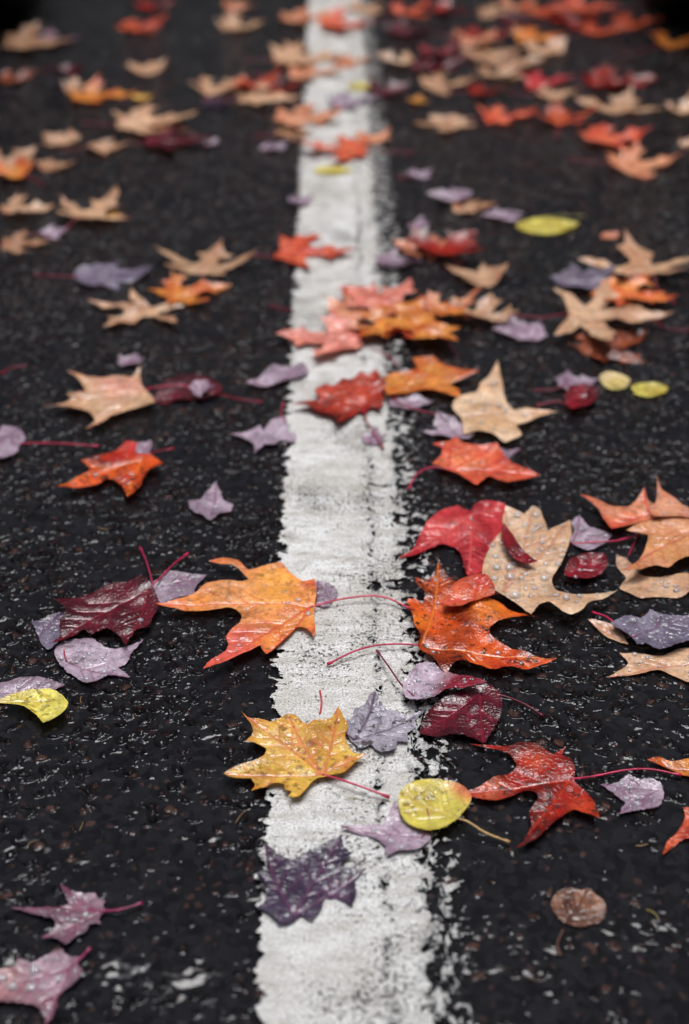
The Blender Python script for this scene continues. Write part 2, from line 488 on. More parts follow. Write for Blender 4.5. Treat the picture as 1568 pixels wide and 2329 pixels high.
L('red', "1306,1772 1320,1786 1342,1810 1356,1840 1364,1870 1335,1857 1305,1845 1275,1860 1250,1882 1220,1910 1174,1927 1196,1905 1208,1875 1204,1850 1214,1830 1225,1815 1215,1802 1190,1800 1160,1810 1120,1820 1085,1814 1040,1806 1090,1790 1130,1765 1162,1755 1175,1740 1165,1722 1145,1708 1110,1700 1068,1691 1120,1694 1160,1697 1185,1690 1215,1692 1240,1705 1258,1716 1287,1699 1278,1718 1298,1725 1308,1748",
  (1300,1770), "1350,1762 1420,1750 1480,1747 1552,1758", curl=.006, layer=0, state='with slender lobes', stemcol=(190,35,75), tint=[((1110,1790),.020,(190,92,62)), ((1220,1730),.012,(178,60,32)), ((1320,1830),.012,(184,62,34))])
L('lemon', "1072,1812 1060,1795 1040,1782 1005,1776 970,1775 935,1785 912,1802 907,1830 918,1862 945,1885 975,1893 1005,1886 1035,1868 1058,1845 1070,1828",
  (1044,1864), "1065,1878 1105,1896 1160,1911", name='birch_leaf', pinnate=True, curl=.004, wav=.003, layer=1, stemcol=(190,150,90), tint=[((1055,1795),.014,(200,110,70))])
L('lilac', "783,1882 830,1874 868,1868 884,1850 897,1828 910,1846 916,1870 940,1878 962,1890 976,1905 966,1920 940,1935 912,1938 882,1948 870,1925 845,1905 815,1895",
  (964,1906), "976,1885 972,1850 958,1822", curl=.006, layer=0, drops=14, stemcol=(130,50,70))
L('plum', "584,1990 604,1974 608,1955 610,1922 634,1942 662,1946 700,1930 735,1920 772,1911 780,1932 798,1945 784,1966 802,1977 828,1980 808,2002 808,2030 795,2058 770,2044 745,2050 730,2072 710,2092 684,2084 665,2096 640,2100 618,2080 590,2066 602,2045 596,2018",
  (668,2086), None, curl=.006, layer=0, wav=.003, drops=22)
L('mauve', "43,2058 90,2055 130,2052 152,2040 145,2027 138,2010 165,2020 198,2024 215,2023 224,2036 238,2042 234,2054 241,2065 228,2080 228,2094 205,2100 196,2114 175,2126 150,2143 132,2130 93,2126 122,2110 112,2093 85,2075",
  (232,2067), "275,2066 323,2050", curl=.005, drops=26, stemcol=(140,40,80))
L('mauve', "-15,2200 10,2200 30,2190 42,2172 68,2178 100,2164 135,2155 155,2170 176,2176 178,2195 187,2212 174,2230 155,2245 135,2262 128,2285 103,2316 84,2290 40,2280 0,2276 -40,2262 -15,2230",
  (165,2190), "185,2175 204,2153", curl=.006, drops=20, dropsize=1.5, stemcol=(140,40,80), tint=[((20,2240),.025,(156,112,112))])
L('maroon', "112,1468 138,1444 136,1418 150,1388 122,1362 170,1360 215,1346 252,1330 290,1326 322,1318 342,1332 354,1350 363,1375 348,1400 336,1424 302,1436 288,1470 266,1440 240,1426 208,1440 190,1432 155,1452",
  (340,1342), "365,1315 395,1285 428,1254", curl=.007, layer=1, wav=.006, stemcol=(170,30,66), drops=6)
L('lilac', "338,1345 345,1318 362,1310 378,1296 420,1299 467,1306 450,1325 440,1345 415,1354 365,1367 350,1356", (347,1330), "335,1280 319,1242", curl=.005, drops=26, stemcol=(150,36,70))
L('lilac', "128,1478 152,1456 185,1452 210,1446 240,1460 280,1465 322,1453 300,1482 290,1502 272,1512 292,1534 250,1532 225,1542 195,1550 165,1532 148,1520 132,1500", (148,1498), "146,1480 152,1448", curl=.006, drops=46)
L('blue', "74,1412 105,1400 147,1384 150,1412 155,1432 138,1450 110,1470 92,1455 82,1438", (88,1440), None, curl=.004, drops=14)
L('lemon', "-14,1602 30,1580 75,1568 115,1567 140,1580 156,1605 140,1625 98,1644 80,1625 50,1606 15,1602", (145,1590), None, name='birch_leaf', pinnate=True, layer=1, curl=.006, wav=.003, drops=6)
L('lilac', "-30,1550 10,1546 40,1536 90,1533 142,1555 118,1562 112,1575 80,1572 50,1586 0,1592 -30,1585", (-25,1568), None, curl=.005, drops=22)
L('flame', "128,1112 170,1092 205,1066 183,1045 220,1037 262,1024 288,1006 312,1010 308,1028 345,1034 372,1058 345,1066 328,1085 318,1108 288,1132 282,1108 262,1088 240,1084 225,1097 180,1108",
  (325,1040), "350,1030 395,1017", curl=.012, layer=1, state='with curled red edges', tint=[((300,1020),.03,(184,18,22)), ((200,1090),.022,(214,84,40)), ((290,1090),.015,(170,20,20))], drops=8)
L('lilac', "305,1005 345,996 342,1020 325,1035 312,1030", (320,1030), None, curl=.004)
L('lilac', "428,1136 455,1130 470,1112 490,1095 502,1114 512,1130 531,1140 522,1160 500,1166 478,1180 460,1168 438,1160", (478,1174), None, curl=.006, drops=26)
L('lilac', "523,986 560,980 590,964 600,973 618,957 650,955 655,975 673,985 668,1008 642,1000 625,1012 602,1010 582,1032 575,1008 550,994", (652,962), "640,945 645,920", curl=.006, drops=22)
L('tan', "95,922 140,917 162,905 150,896 195,890 182,866 153,846 200,857 235,862 270,857 300,860 320,840 322,875 345,900 353,918 330,924 300,930 270,940 240,955 215,970 195,982 215,957 200,936 160,928",
  (328,886), "365,880 415,878 460,886", curl=.011, layer=1, state='with ragged pointed lobes', stemcol=(190,40,75), tint=[((270,880),.03,(216,152,128))], drops=8)
L('red', "662,922 700,911 730,905 716,890 742,870 760,874 780,858 800,862 820,850 838,858 856,846 868,865 882,880 868,892 873,905 868,928 845,922 830,934 812,930 800,945 768,968 752,944 725,938 700,926",
  (835,915), "830,955 850,990 872,1022", curl=.012, layer=1, wav=.007, tint=[((790,890),.05,(190,76,56))])
L('amber', "868,872 890,850 925,845 950,838 938,816 985,812 1010,830 1050,843 1090,849 1045,862 1022,870 1045,885 1046,903 1010,892 970,886 930,896 880,904", (885,890), "905,920 950,940 1030,945", curl=.011, layer=1)
L('beige', "1132,822 1112,855 1095,868 1085,890 1045,900 1030,925 1050,950 1055,985 1090,980 1120,985 1150,1003 1187,990 1175,970 1210,955 1270,936 1220,932 1195,925 1170,930 1152,910 1142,870",
  (1045,945), None, curl=.007, layer=1, drops=46, dropsize=1.3, state='with one long pointed lobe', tint=[((1110,960),.04,(206,164,122))])
L('coral', "983,1052 1000,1038 1006,1020 983,1010 1020,1002 1037,987 1055,1005 1095,1012 1130,1008 1142,1025 1150,1040 1175,1055 1200,1065 1228,1078 1190,1090 1150,1096 1110,1083 1085,1106 1060,1090 1040,1075 1010,1063",
  (1020,1066), "985,1070 950,1085 928,1116", curl=.009, layer=1, stemcol=(190,40,80), state='with a hooked red stem', drops=8, tint=[((1060,1045),.02,(230,134,90))])
L('lilac', "1120,1040 1130,1010 1155,1018 1185,1012 1160,1035 1140,1055", (1125,1045), None, curl=.004, drops=8)
# cluster near the next bay
L('coral', "1318,1128 1360,1138 1400,1150 1435,1146 1466,1114 1475,1140 1497,1155 1490,1180 1450,1186 1420,1198 1390,1206 1372,1180 1358,1155", (1480,1165), None, curl=.008, layer=1, tint=[((1440,1150),.04,(222,150,112))])
L('peach', "1425,1205 1450,1192 1490,1180 1540,1166 1610,1150 1680,1190 1660,1250 1560,1268 1520,1290 1490,1283 1460,1297 1412,1302 1450,1275 1470,1242 1474,1215", (1600,1205), None, layer=2, curl=.005, tint=[((1500,1230),.05,(208,146,92))])
L('peach', "1495,1080 1506,1112 1530,1130 1568,1153 1620,1160 1580,1175 1530,1172 1487,1178 1480,1160 1494,1132", (1550,1168), None, layer=3, curl=.005, drops=26)
L('lilac', "1296,1218 1305,1198 1300,1185 1320,1173 1340,1190 1365,1198 1393,1213 1378,1228 1360,1240 1335,1247 1315,1240", (1302,1230), "1350,1230 1400,1228 1455,1212", curl=.005, drops=26, stemcol=(190,40,80))
L('tan', "1402,1262 1425,1268 1460,1300 1500,1305 1560,1300 1600,1320 1550,1352 1500,1350 1460,1354 1410,1330 1425,1305 1405,1285", (1560,1325), None, layer=0, curl=.004, drops=30)
L('crimson', "1284,1300 1300,1270 1340,1257 1375,1264 1382,1285 1360,1306 1320,1316 1290,1312", (1295,1302), None, curl=.006, layer=1, drops=6)
L('blue', "1393,1418 1430,1400 1458,1400 1480,1383 1510,1394 1550,1400 1590,1400 1580,1425 1590,1445 1540,1470 1500,1480 1470,1468 1450,1470 1436,1452", (1440,1450), "1420,1435 1380,1405 1348,1388", layer=1, curl=.005, drops=60, dropsize=1.2, stemcol=(190,40,80))
L('tan', "1380,1535 1415,1515 1430,1500 1410,1480 1450,1480 1500,1486 1550,1468 1600,1470 1620,1520 1570,1548 1530,1530 1500,1520 1460,1528 1420,1530", (1590,1500), None, curl=.004, drops=30)
L('tan', "1337,1405 1370,1410 1400,1420 1420,1440 1430,1462 1380,1440 1360,1425", (1420,1450), None, curl=.003, layer=0)
L('amber', "1472,1728 1500,1718 1530,1725 1570,1718 1620,1740 1600,1765 1560,1758 1530,1742", (1600,1745), None, curl=.006)
L('redor', "1508,1940 1520,1905 1545,1880 1560,1850 1555,1830 1600,1830 1640,1880 1600,1900 1560,1900 1530,1920", (1620,1870), None, curl=.006)
L('lilac', "1372,1778 1405,1772 1430,1756 1455,1764 1480,1766 1503,1776 1510,1802 1498,1830 1470,1836 1440,1840 1408,1844 1422,1820 1398,1802", (1500,1788), None, curl=.005, drops=30)
L('brown', "1255,2052 1258,2035 1272,2020 1300,2012 1318,2018 1340,2014 1358,2030 1372,2040 1380,2064 1368,2090 1345,2096 1322,2102 1290,2094 1268,2078", (1290,2092), None, name='birch_leaf', pinnate=True, curl=.0, wav=.0016, quilt=.0003, state='soaked flat', tint=[((1290,2080),.012,(92,54,38)), ((1340,2040),.010,(148,100,76))])
L('lilac', "705,1340 725,1323 758,1330 770,1350 758,1366 745,1380 720,1376", (715,1372), None, curl=.004, drops=12)
L('lilac', "562,868 588,858 605,840 622,828 650,832 685,828 700,848 682,862 640,870 605,878", (640,866), None, curl=.008, drops=10)
L('lilac', "-40,985 -10,980 5,966 38,970 60,992 48,1010 40,1024 10,1040 -30,1040", (48,1004), "100,1005 160,1008 225,1011", curl=.006, drops=12, stemcol=(190,40,75))
L('crimson', "1284,905 1300,875 1330,872 1356,885 1358,905 1330,925 1300,928", (1290,915), "1260,915 1220,920", layer=1, curl=.010)
L('lemon', "1365,852 1385,843 1415,848 1434,860 1425,878 1390,882 1370,870", (1370,862), None, name='birch_leaf', pinnate=True, curl=.004, wav=.002, tint=[((1400,862),.05,(222,196,144))])
L('lemon', "1437,875 1460,866 1495,866 1521,880 1510,893 1470,897 1445,892", (1440,882), None, name='birch_leaf', pinnate=True, curl=.004, wav=.002)
L('maroon', "330,905 352,890 375,866 410,852 450,846 480,858 505,878 490,898 445,908 400,906 375,914", (490,888), "540,905 597,912", curl=.006, layer=0)

# ---- leaf kinds for the farther road
SUGAR = [(0.06,-.03),(.16,-.04),(.26,-.03),(.38,-.08),(.33,.04),(.28,.12),(.38,.17),(.50,.17),(.50,.27),(.66,.42),(.51,.41),(.45,.53),(.37,.43),(.21,.36),(.16,.46),(.17,.60),(.29,.69),(.16,.73),(.09,.85)]
REDM = [(.10,-.03),(.22,0),(.34,.06),(.33,.16),(.42,.28),(.45,.42),(.54,.56),(.42,.54),(.32,.53),(.24,.50),(.23,.60),(.25,.68),(.17,.74),(.12,.85)]
DEEP = [(.1,.0),(.25,-.08),(.44,-.15),(.34,.03),(.2,.12),(.36,.2),(.54,.24),(.76,.40),(.56,.42),(.45,.44),(.30,.34),(.15,.30),(.14,.45),(.24,.64),(.10,.70)]
OVAL = [(.10,.03),(.22,.14),(.31,.30),(.34,.47),(.30,.64),(.21,.80),(.09,.93)]
TM = {'s': SUGAR, 'r': REDM, 'd': DEEP, 'o': OVAL}

def T(pal, kind, cx, cy, w, rot, curl=.018, layer=0, stem=None, **kw):
    SEED[0] += 1; rng = random.Random(SEED[0] * 31 + 5)
    half = TM[kind]
    curl *= .85
    pts = [(0, 0)] + half + [(0, 1.0)] + [(-x, y) for x, y in reversed(half)]
    j = .0 if kind == 'o' else .035
    sk = 0 if kind == 'o' else rng.uniform(-.14, .14); sx = rng.uniform(.9, 1.08)
    pts = [((x * sx + sk * (y - .4)) + rng.uniform(-j, j), y + rng.uniform(-j, j)) for x, y in pts]
    s_ = cy + 950
    size = w / s_ / {'s': 1.12, 'r': .98, 'd': 1.25, 'o': .85}[kind]
    a = math.radians(rot)
    c, si = math.cos(a), math.sin(a)
    gx, gy = ground(cx, cy, .005 + curl * .4 + layer * .005)
    out = []
    for x, y in pts:
        y -= .38
        X = (x * c + y * si) * size; Y = (-x * si + y * c) * size
        out.append((gx + X, gy + Y))
    b = out[0]
    st = None
    if stem is None: stem = rng.random() < .4
    if stem and kind != 'o':
        Ls = size * rng.uniform(.45, .8); bend = rng.uniform(-.5, .5)
        d1 = (-si, -c); st = []
        for k in (1, 2, 3):
            aa = bend * k / 3
            dx = d1[0] * math.cos(aa) - d1[1] * math.sin(aa); dy = d1[0] * math.sin(aa) + d1[1] * math.cos(aa)
            st.append((b[0] + dx * Ls * k / 3, b[1] + dy * Ls * k / 3))
    add_leaf('birch_leaf' if kind == 'o' else 'maple_leaf', pal, out, b, st, layer=layer, curl=(curl * .4 if kind == 'o' else curl),
             far=(cy < 620 and kind != 'o'), pinnate=(kind == 'o'), wav=(.0015 if kind == 'o' else .006), **kw)

FAR = [
 ('lilac','r',848,995,66,20,.005,0), ('lilac','r',922,912,95,80,.006,0), ('lilac','r',1026,976,108,-20,.006,0), ('lilac','r',1312,868,105,60,.007,0), ('lilac','r',458,882,62,110,.004,1),
 # middle distance
 ('tan','d',300,702,215,-150,.024,0), ('amber','s',430,652,180,60,.022,0), ('blue','r',243,620,165,80,.008,0),
 ('tan','d',475,575,210,10,.036,0), ('coral','s',702,562,190,95,.024,0), ('lilac','r',295,812,66,20,.008,0),
 ('salmon','s',742,762,215,-80,.014,1), ('salmon','s',880,672,190,30,.016,2), ('amber','s',948,726,260,150,.018,2),
 ('peach','s',1020,690,150,60,.020,1), ('tan','s',1100,698,135,20,.024,1), ('peach','s',815,712,175,90,.014,1), ('coral','s',900,745,150,-120,.012,1), ('salmon','s',820,668,110,-60,.014,1),
 ('tan','r',1092,618,130,-60,.022,0), ('lilac','r',897,592,100,80,.010,0), ('red','s',1018,548,175,40,.028,1), ('peach','s',955,560,125,-60,.018,0),
 ('lilac','r',1187,742,130,-20,.012,0), ('tan','d',1458,580,235,0,.036,2), ('blue','r',1325,632,150,60,.010,1),
 ('orange','s',1440,660,205,120,.018,1), ('tan','d',1388,704,290,100,.028,2), ('rust','s',1392,778,205,60,.008,0),
 ('lemon','o',1230,508,125,80,.006,0), ('lilac','r',1142,484,92,60,.010,0), ('lilac','r',1030,440,96,-70,.012,1), ('tan','r',1070,462,96,100,.014,0),
 ('lilac','r',952,510,56,10,.008,0), ('lilac','r',955,390,62,50,.008,0), ('lilac','r',682,455,62,60,.008,0), ('lemon','o',748,386,78,85,.006,0),
 ('tan','s',212,468,155,30,.028,1), ('yellow','r',245,482,60,100,.010,0), ('tan','s',52,464,125,70,.024,0), ('lilac','r',118,525,66,70,.008,0), ('sand','s',50,548,118,85,.008,0),
 ('peach','o',1385,530,42,60,.006,0),
 # far
 ('sand','s',25,350,140,40,.030,0), ('amber','s',20,385,115,-70,.020,1), ('sand','r',120,370,80,60,.012,0), ('tan','r',142,312,92,-60,.018,0), ('sand','r',235,330,92,90,.014,0),
 ('tan','s',340,265,195,80,.028,1), ('peach','s',370,288,135,120,.020,0), ('maroon','s',392,312,165,90,.020,1), ('lilac','r',482,320,42,30,.008,0),
 ('coral','s',770,330,170,-85,.026,1), ('peach','r',850,310,90,40,.020,0), ('lilac','r',620,330,62,60,.008,0), ('sand','s',665,300,105,90,.010,0),
 ('peach','s',690,262,170,100,.030,0), ('lilac','s',795,230,130,80,.008,0), ('lemon','o',815,195,62,80,.006,0), ('yellow','r',950,222,54,20,.012,0),
 ('tan','s',1020,272,140,180,.030,0), ('coral','s',1150,252,135,80,.030,0), ('redor','d',1272,250,150,10,.040,1), ('tan','d',1415,222,175,20,.038,0), ('tan','s',1560,235,95,30,.034,0),
 ('coral','s',1392,302,170,85,.028,0), ('peach','s',1458,358,185,95,.028,0), ('tan','r',1568,320,54,40,.018,0),
 ('sand','s',1262,207,115,80,.020,0), ('red','s',1100,200,92,90,.018,0), ('maroon','s',880,197,115,60,.028,0), ('sand','s',1010,180,135,90,.024,0),
 ('pinkred','s',1243,172,125,80,.038,0), ('red','s',1400,172,175,85,.028,0), ('tan','s',1142,157,110,30,.032,0), ('tan','s',905,130,95,-60,.032,0),
 ('maroon','s',990,140,135,80,.026,0), ('crimson','s',1010,108,125,40,.032,1), ('sand','s',1120,112,160,80,.032,0), ('tan','s',1245,102,125,50,.032,0),
 ('amber','s',1220,75,125,90,.024,0), ('amber','s',1545,85,125,60,.032,0), ('redor','s',1445,42,125,80,.026,0), ('red','s',1305,38,135,80,.024,0),
 ('redor','s',1240,12,135,60,.028,0), ('coral','s',1335,6,145,80,.026,0), ('coral','s',935,16,115,50,.030,0), ('red','s',1020,14,105,90,.024,0), ('sand','s',1130,20,105,90,.020,0),
 ('red','s',1100,72,125,80,.022,0), ('maroon','s',930,65,125,80,.020,0), ('maroon','s',1180,40,105,80,.022,0), ('sand','s',1190,130,115,70,.026,0), ('peach','s',1090,85,115,40,.028,1), ('redor','s',1370,60,115,70,.026,0),
 ('coral','s',780,48,135,85,.026,1), ('peach','s',695,32,145,90,.026,0), ('tan','s',548,48,120,70,.032,0), ('peach','r',540,8,78,90,.018,0),
 ('tan','s',690,122,175,85,.028,0), ('peach','s',710,160,135,90,.020,0), ('peach','s',795,135,108,85,.014,0), ('redor','s',580,180,125,60,.038,1), ('red','s',640,190,115,80,.030,0),
 ('tan','s',500,185,140,50,.032,0), ('tan','s',600,216,150,85,.022,0), ('plum','s',495,226,98,80,.010,0), ('amber','s',225,206,165,80,.028,0), ('sand','s',180,190,85,70,.022,0),
 ('yellow','r',322,218,50,90,.008,0), ('tan','s',338,142,110,30,.032,0), ('maroon','r',152,150,58,90,.026,0), ('rust','s',30,166,98,60,.032,0),
 ('redor','s',322,50,125,60,.028,0), ('sand','s',75,88,165,85,.026,1), ('mauve','s',130,85,108,70,.020,0), ('red','s',345,8,98,80,.014,0), ('tan','s',835,12,102,60,.028,0),
 ('peach','s',1180,5,112,60,.028,0), ('red','s',1500,10,105,80,.014,0),
]
for row in FAR:
    T(*row)

# loose red stems lying on the road
def loose_stem(p, col=(140,28,54)):
    pts = [Vector((*ground(x, y, .003), .0045 if -.07 < ground(x, y, .003)[0] < .11 else .0015)) for x, y in S(p)]
    o = pts[0].copy(); o.z = .0
    cp = catmull([q - o for q in pts], 7)
    sv, sf = tube(cp, [.0009] * len(cp))
    sm = mkmesh("stem_mesh", sv, sf, STEM); setcol(sm, 'col', np.tile(np.array([*lin(col), 1.0]), (len(sv), 1)))
    ob = bpy.data.objects.new("leaf_stem", sm); scene.collection.objects.link(ob); ob.location = o
    ob['label'] = "thin red leaf stem lying loose on the road"; ob['category'] = 'stem'; ob['group'] = 'loose leaf stems'
loose_stem("0,850 25,835 62,828"); loose_stem("612,692 640,700 665,708"); loose_stem("728,1573 732,1600 728,1626", (180,60,70))
loose_stem("1430,1262 1440,1240 1452,1216"); loose_stem("1450,700 1500,735 1520,745 1568,750"); loose_stem("845,795 880,810 905,835", (150,30,60))
loose_stem("1000,760 1025,785 1040,810", (110,20,45)); loose_stem("565,578 620,580", (150,40,60)); loose_stem("1230,492 1280,488 1335,490", (150,140,60))
loose_stem("1276,2172 1268,2145 1282,2112", (84,58,44))

# pine needles
rn = random.Random(5)
NE = [(550,1855,60,.018),(185,1878,80,.010),(72,1920,60,.011),(185,1590,95,.010),(235,1200,-20,.012),(1485,2078,-50,.012),(800,1822,10,.010),
      (1460,1920,10,.010),(770,1200,80,.008),(1215,1765,-30,.016),(1210,2225,-20,.006)]
for (x, y, a, ln) in NE:
    gx, gy = ground(x, y, .002); a = math.radians(a)
    d = Vector((math.cos(a), math.sin(a), 0)); p = Vector((-d.y, d.x, 0)) * rn.uniform(-.2, .2) * ln
    cp = catmull([-d * ln * .5, p + Vector((0, 0, .0008)), d * ln * .5], 4)
    sv, sf = tube(cp, [.0004] * len(cp), 5)
    sm = mkmesh("needle_mesh", sv, sf, STEM)
    setcol(sm, 'col', np.tile(np.array([*lin(rn.choice([(170,150,70),(150,118,76),(120,96,60)])), 1.0]), (len(sv), 1)))
    ob = bpy.data.objects.new("pine_needle", sm); scene.collection.objects.link(ob); ob.location = (gx, gy, .0048 if -.055 < gx < .07 else .0012)
    ob['label'] = "short dry yellow pine needle lying on the road"; ob['category'] = 'needle'; ob['group'] = 'dry needles on the road'

# ------------------------------------------------------------------ asphalt
def asphalt_mat():
    m, nt = newmat("wet_asphalt"); g = G(nt)
    out = g.n('ShaderNodeOutputMaterial'); bs = g.n('ShaderNodeBsdfPrincipled'); g.link(bs.outputs[0], out.inputs[0])
    pos = g.n('ShaderNodeNewGeometry').outputs['Position']
    sep = g.n('ShaderNodeSeparateXYZ'); g.link(pos, sep.inputs[0]); X, Y = sep.outputs[0], sep.outputs[1]
    big = g.noise(pos, 7, 4, .6)
    near = g.mr(Y, .68, 1.05, .20, 0, True)
    right = g.mr(X, .05, .2, 0, .05, True)
    film = g.mr(g.math('ADD', g.math('ADD', big, near), right), .48, .74, 0, 1, True)
    wn = g.n('ShaderNodeTexNoise'); g.link(pos, wn.inputs['Vector']); wn.inputs['Scale'].default_value = 70; wn.inputs['Detail'].default_value = 2
    wv = g.n('ShaderNodeVectorMath', operation='MULTIPLY_ADD'); g.link(wn.outputs['Color'], wv.inputs[0]); wv.inputs[1].default_value = (.014, .014, 0); g.link(pos, wv.inputs[2])
    v1 = g.voro(wv.outputs[0], 150); v2 = g.voro(wv.outputs[0], 78)
    h1 = g.mr(v1.outputs['Distance'], 0, .62, 1, 0, True)
    h2 = g.mr(v2.outputs['Distance'], 0, .7, 1, 0, True)
    n = g.noise(pos, 62, 2, .5)
    h = g.math('ADD', g.math('MULTIPLY', h1, .24), g.math('ADD', g.math('MULTIPLY', h2, .8), g.math('MULTIPLY', n, 1.35)))
    level = g.mr(film, 0, 1, .82, 1.42)
    hw = g.math('SMOOTH_MAX', h, level, .26)
    under = g.mr(g.math('SUBTRACT', level, h), -.03, .06, 0, 1)
    hw = g.math('ADD', hw, g.math('MULTIPLY', g.noise(pos, 42, 2, .5), g.mr(film, 0, 1, .40, .04)))
    g.link(g.bump(hw, .0088, 1.0), bs.inputs['Normal'])
    g.link(g.mr(under, 0, 1, .10, .06), bs.inputs['Roughness'])
    wc = g.n('ShaderNodeSeparateColor'); g.link(v1.outputs['Color'], wc.inputs[0])
    wc2 = g.n('ShaderNodeSeparateColor'); g.link(v2.outputs['Color'], wc2.inputs[0])
    base = g.mix(wc.outputs[0], (.0042, .0042, .0052), (.0125, .0122, .014))
    stone = g.math('MULTIPLY', g.mr(wc.outputs[1], .80, .88, 0, 1), g.mr(v1.outputs['Distance'], .28, .42, 1, 0))
    base = g.mix(g.math('MULTIPLY', stone, .5), base, (.065, .032, .025))
    stone2 = g.math('MULTIPLY', g.mr(wc2.outputs[1], .89, .93, 0, 1), g.mr(v2.outputs['Distance'], .24, .38, 1, 0))
    stn = g.mix(g.noise(pos, 300, 3, .6), (.035, .014, .010), (.13, .07, .055))
    base = g.mix(g.math('MULTIPLY', stone2, .65), base, stn)
    g.link(base, bs.inputs['Base Color'])
    bs.inputs['IOR'].default_value = 1.36
    return m

def paint_mat():
    m, nt = newmat("worn_white_paint"); g = G(nt)
    out = g.n('ShaderNodeOutputMaterial'); bs = g.n('ShaderNodeBsdfPrincipled')
    pos = g.n('ShaderNodeNewGeometry').outputs['Position']
    sep = g.n('ShaderNodeSeparateXYZ'); g.link(pos, sep.inputs[0]); X, Y = sep.outputs[0], sep.outputs[1]
    pl = g.scalev(pos, (1, 1, 0))
    n1 = g.noise(g.scalev(pos, (.8, 1.3, 0)), 62, 4, .62)
    n0 = g.noise(pl, 9, 2, .5)
    n0b = g.noise(pl, 17, 2, .5)
    base_off = g.math('MULTIPLY', g.math('SUBTRACT', n0, .5), .012)
    xl = g.math('ADD', X, g.math('ADD', base_off, g.math('MULTIPLY', g.math('SUBTRACT', n1, .5), .046)))
    left = g.mr(xl, -.0560, -.0545, 0, 1)
    xx = g.math('ADD', X, g.math('ADD', g.math('ADD', base_off, g.math('MULTIPLY', g.math('SUBTRACT', n0b, .5), .014)), g.math('MULTIPLY', g.math('SUBTRACT', n1, .5), .020)))
    fc = g.n('ShaderNodeValToRGB'); cr = fc.color_ramp; cr.interpolation = 'LINEAR'
    stops = [(-.069, 1), (.0320, 1), (.0365, .64), (.0400, .66), (.0450, .94), (.058, .86), (.0640, .64), (.069, .46), (.086, .40), (.097, .26), (.104, 0)]
    while len(cr.elements) < len(stops): cr.elements.new(.5)
    for e, (x, v) in zip(cr.elements, stops):
        e.position = (x + .07) / .18; e.color = (v, v, v, 1)
    g.link(g.mr(xx, -.07, .11, 0, 1), fc.inputs[0])
    Tt = g.math('MINIMUM', fc.outputs[0], left)
    def gap(y0, w, x0):
        d = g.math('ABSOLUTE', g.math('SUBTRACT', g.math('ADD', Y, g.math('MULTIPLY', g.math('SUBTRACT', n1, .5), .05)), y0))
        return g.math('MULTIPLY', g.mr(d, w * .2, w, 1, 0), g.mr(X, x0, x0 + .02, 0, 1))
    gp = g.math('MAXIMUM', gap(1.144, .010, .020), gap(1.33, .008, .030))
    Tt = g.math('SUBTRACT', Tt, g.math('MULTIPLY', gp, .42))
    nn = g.noise(g.scalev(pos, (1, .8, 0)), 105, 5, .66, .6)
    nn = g.mr(nn, .30, .70, 0.02, .98)
    cov = g.math('SUBTRACT', Tt, nn)
    alpha = g.mr(cov, -.012, .012, 0, 1)
    pit = g.noise(pl, 300, 3, .65); pz = g.noise(pl, 12, 3, .6)
    pits = g.mr(g.math('ADD', pit, g.math('MULTIPLY', g.math('SUBTRACT', pz, .5), .55)), .60, .645, 0, 1)
    st = g.noise(g.scalev(pos, (.65, 1.6, 0)), 38, 8, .8)
    st2 = g.noise(pl, 7, 5, .7)
    c = g.mix(g.mr(st, .37, .57, 0, 1), (.50, .46, .40), (.90, .89, .86))
    c = g.mix(g.mr(st2, .45, .66, 0, .6), c, (.52, .47, .40))
    grey = g.mr(Y, .7, 1.0, .28, 0, True)
    c = g.mix(grey, c, (.60, .60, .59))
    grit = g.noise(pl, 520, 4, .85)
    c = g.mix(g.mr(grit, .40, .57, .68, 0), c, (.13, .125, .115))
    c = g.mix(g.math('MULTIPLY', pits, .9), c, (.03, .028, .025))
    rim = g.mr(cov, .0, .12, .8, 0)
    c = g.mix(rim, c, (.86, .86, .84))
    g.link(c, bs.inputs['Base Color'])
    bs.inputs['Roughness'].default_value = .45
    hb = g.math('ADD', g.math('MULTIPLY', st, .45), g.math('ADD', g.math('MULTIPLY', grit, .6), g.math('MULTIPLY', g.mr(cov, -.02, .2, 0, 1), 1.0)))
    hb = g.math('SUBTRACT', hb, g.math('MULTIPLY', pits, .6))
    g.link(g.bump(hb, .0014, 1.0), bs.inputs['Normal'])
    tr = g.n('ShaderNodeBsdfTransparent'); mx = g.n('ShaderNodeMixShader')
    g.link(alpha, mx.inputs[0]); g.link(tr.outputs[0], mx.inputs[1]); g.link(bs.outputs[0], mx.inputs[2]); g.link(mx.outputs[0], out.inputs[0])
    return m

me = mkmesh("road_mesh", [(-60, -60, 0), (60, -60, 0), (60, 60, 0), (-60, 60, 0)], [(0, 1, 2, 3)], asphalt_mat(), False)
road = bpy.data.objects.new("road", me); scene.collection.objects.link(road)
road['kind'] = 'structure'; road['label'] = "wet black asphalt road with brown stone flecks"; road['category'] = 'road'
me = mkmesh("line_mesh", [(-.082, -2, .0035), (.114, -2, .0035), (.114, 20, .0035), (-.082, 20, .0035)], [(0, 1, 2, 3)], paint_mat(), False)
ln = bpy.data.objects.new("painted_road_line", me); scene.collection.objects.link(ln)
ln['kind'] = 'structure'; ln['label'] = "worn white painted line with flaking ragged edge"; ln['category'] = 'road marking'

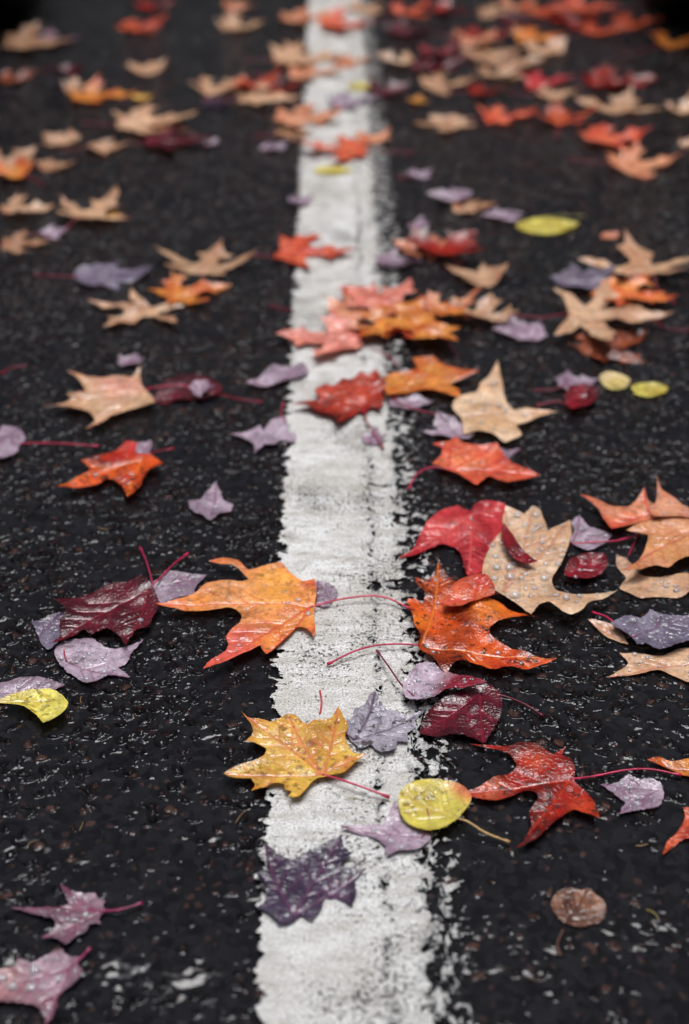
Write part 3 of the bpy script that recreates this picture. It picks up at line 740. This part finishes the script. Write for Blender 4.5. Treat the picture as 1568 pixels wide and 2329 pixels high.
# ------------------------------------------------------------------ wheels of the two parked cars
def simple_mat(name, col, rough, metal=0):
    m, nt = newmat(name); g = G(nt)
    out = g.n('ShaderNodeOutputMaterial'); bs = g.n('ShaderNodeBsdfPrincipled'); g.link(bs.outputs[0], out.inputs[0])
    pos = g.n('ShaderNodeNewGeometry').outputs['Position']
    g.link(g.mix(g.noise(pos, 40, 3), tuple(c * .7 for c in col), tuple(c * 1.3 for c in col)), bs.inputs['Base Color'])
    bs.inputs['Roughness'].default_value = rough; bs.inputs['Metallic'].default_value = metal
    return m
RUB = simple_mat("tyre_rubber", (.008, .008, .008), .75); RIM = simple_mat("dark_alloy", (.10, .10, .11), .4, .8)
def lathe(profile, seg, mat, groove=False):
    V = []; Fc = []
    n = len(profile)
    for k in range(seg):
        a = 2 * math.pi * k / seg
        for (x, r) in profile:
            rr = r - (.006 if groove and k % 2 and r > .31 else 0)
            V.append((x, rr * math.cos(a), rr * math.sin(a)))
    for k in range(seg):
        for i in range(n - 1):
            a = k * n + i; b = ((k + 1) % seg) * n + i
            Fc.append((a, a + 1, b + 1, b))
    return mkmesh("lathe", V, Fc, mat, not groove)
tprof = [(-.085,.20),(-.10,.23),(-.105,.27),(-.095,.305),(-.075,.318),(-.045,.322),(-.043,.313),(-.035,.313),(-.033,.323),(-.004,.324),(-.003,.315),(.003,.315),(.004,.324),(.033,.323),(.035,.313),(.043,.313),(.045,.322),(.075,.318),(.095,.305),(.105,.27),(.10,.23),(.085,.20)]
rprof = [(-.085,.202),(-.09,.19),(-.05,.17),(-.045,.06),(-.05,.0),(.05,.0),(.045,.06),(.05,.17),(.09,.19),(.085,.202)]
tm = lathe(tprof, 120, RUB, True); rm = lathe(rprof, 48, RIM)
for (x, y) in ((-.78, 3.44), (.83, 3.46)):
    top = bpy.data.objects.new("car_wheel", None); scene.collection.objects.link(top); top.location = (x, y, 0)
    top['label'] = "black rubber wheel of a parked car on wet asphalt"; top['category'] = 'wheel'; top['group'] = 'wheels of parked cars'
    for nm, mm in (("tyre", tm), ("rim", rm)):
        o = bpy.data.objects.new(nm, mm); scene.collection.objects.link(o); o.parent = top; o.location = (0, 0, .321)

# ------------------------------------------------------------------ light
w = bpy.data.worlds.new("World"); scene.world = w; w.use_nodes = True
nt = w.node_tree
for n_ in list(nt.nodes): nt.nodes.remove(n_)
g = G(nt)
out = g.n('ShaderNodeOutputWorld'); bg = g.n('ShaderNodeBackground')
sky = g.n('ShaderNodeTexSky'); sky.sky_type = 'NISHITA'; sky.sun_disc = False
EL, AZ = 74, 15
sky.sun_elevation = math.radians(EL); sky.sun_rotation = math.radians(AZ)
hs = g.n('ShaderNodeHueSaturation'); hs.inputs['Saturation'].default_value = .3
g.link(sky.outputs[0], hs.inputs['Color'])
tc = g.n('ShaderNodeTexCoord'); sp = g.n('ShaderNodeSeparateXYZ'); g.link(tc.outputs['Generated'], sp.inputs[0])
# overcast sky, shaped for the reflections: low part dimmed, overhead part boosted
zz = g.math('ADD', sp.outputs[2], g.math('MULTIPLY', g.math('SUBTRACT', g.noise(tc.outputs['Generated'], 4, 3), .5), .08))
el = g.mr(zz, .84, .985, 0, 7.2, True)
el = g.math('ADD', el, g.mr(zz, .2, .75, .05, .34, True))
g.link(g.scalef(hs.outputs[0], el), bg.inputs[0]); bg.inputs[1].default_value = .13
g.link(bg.outputs[0], out.inputs[0])
sd = bpy.data.lights.new("sun", 'SUN'); sd.energy = 1.5; sd.angle = math.radians(25); sd.color = (1, .97, .94)
so = bpy.data.objects.new("sun", sd); scene.collection.objects.link(so)
so.rotation_euler = (math.radians(-(90 - EL)), 0, math.radians(-AZ))
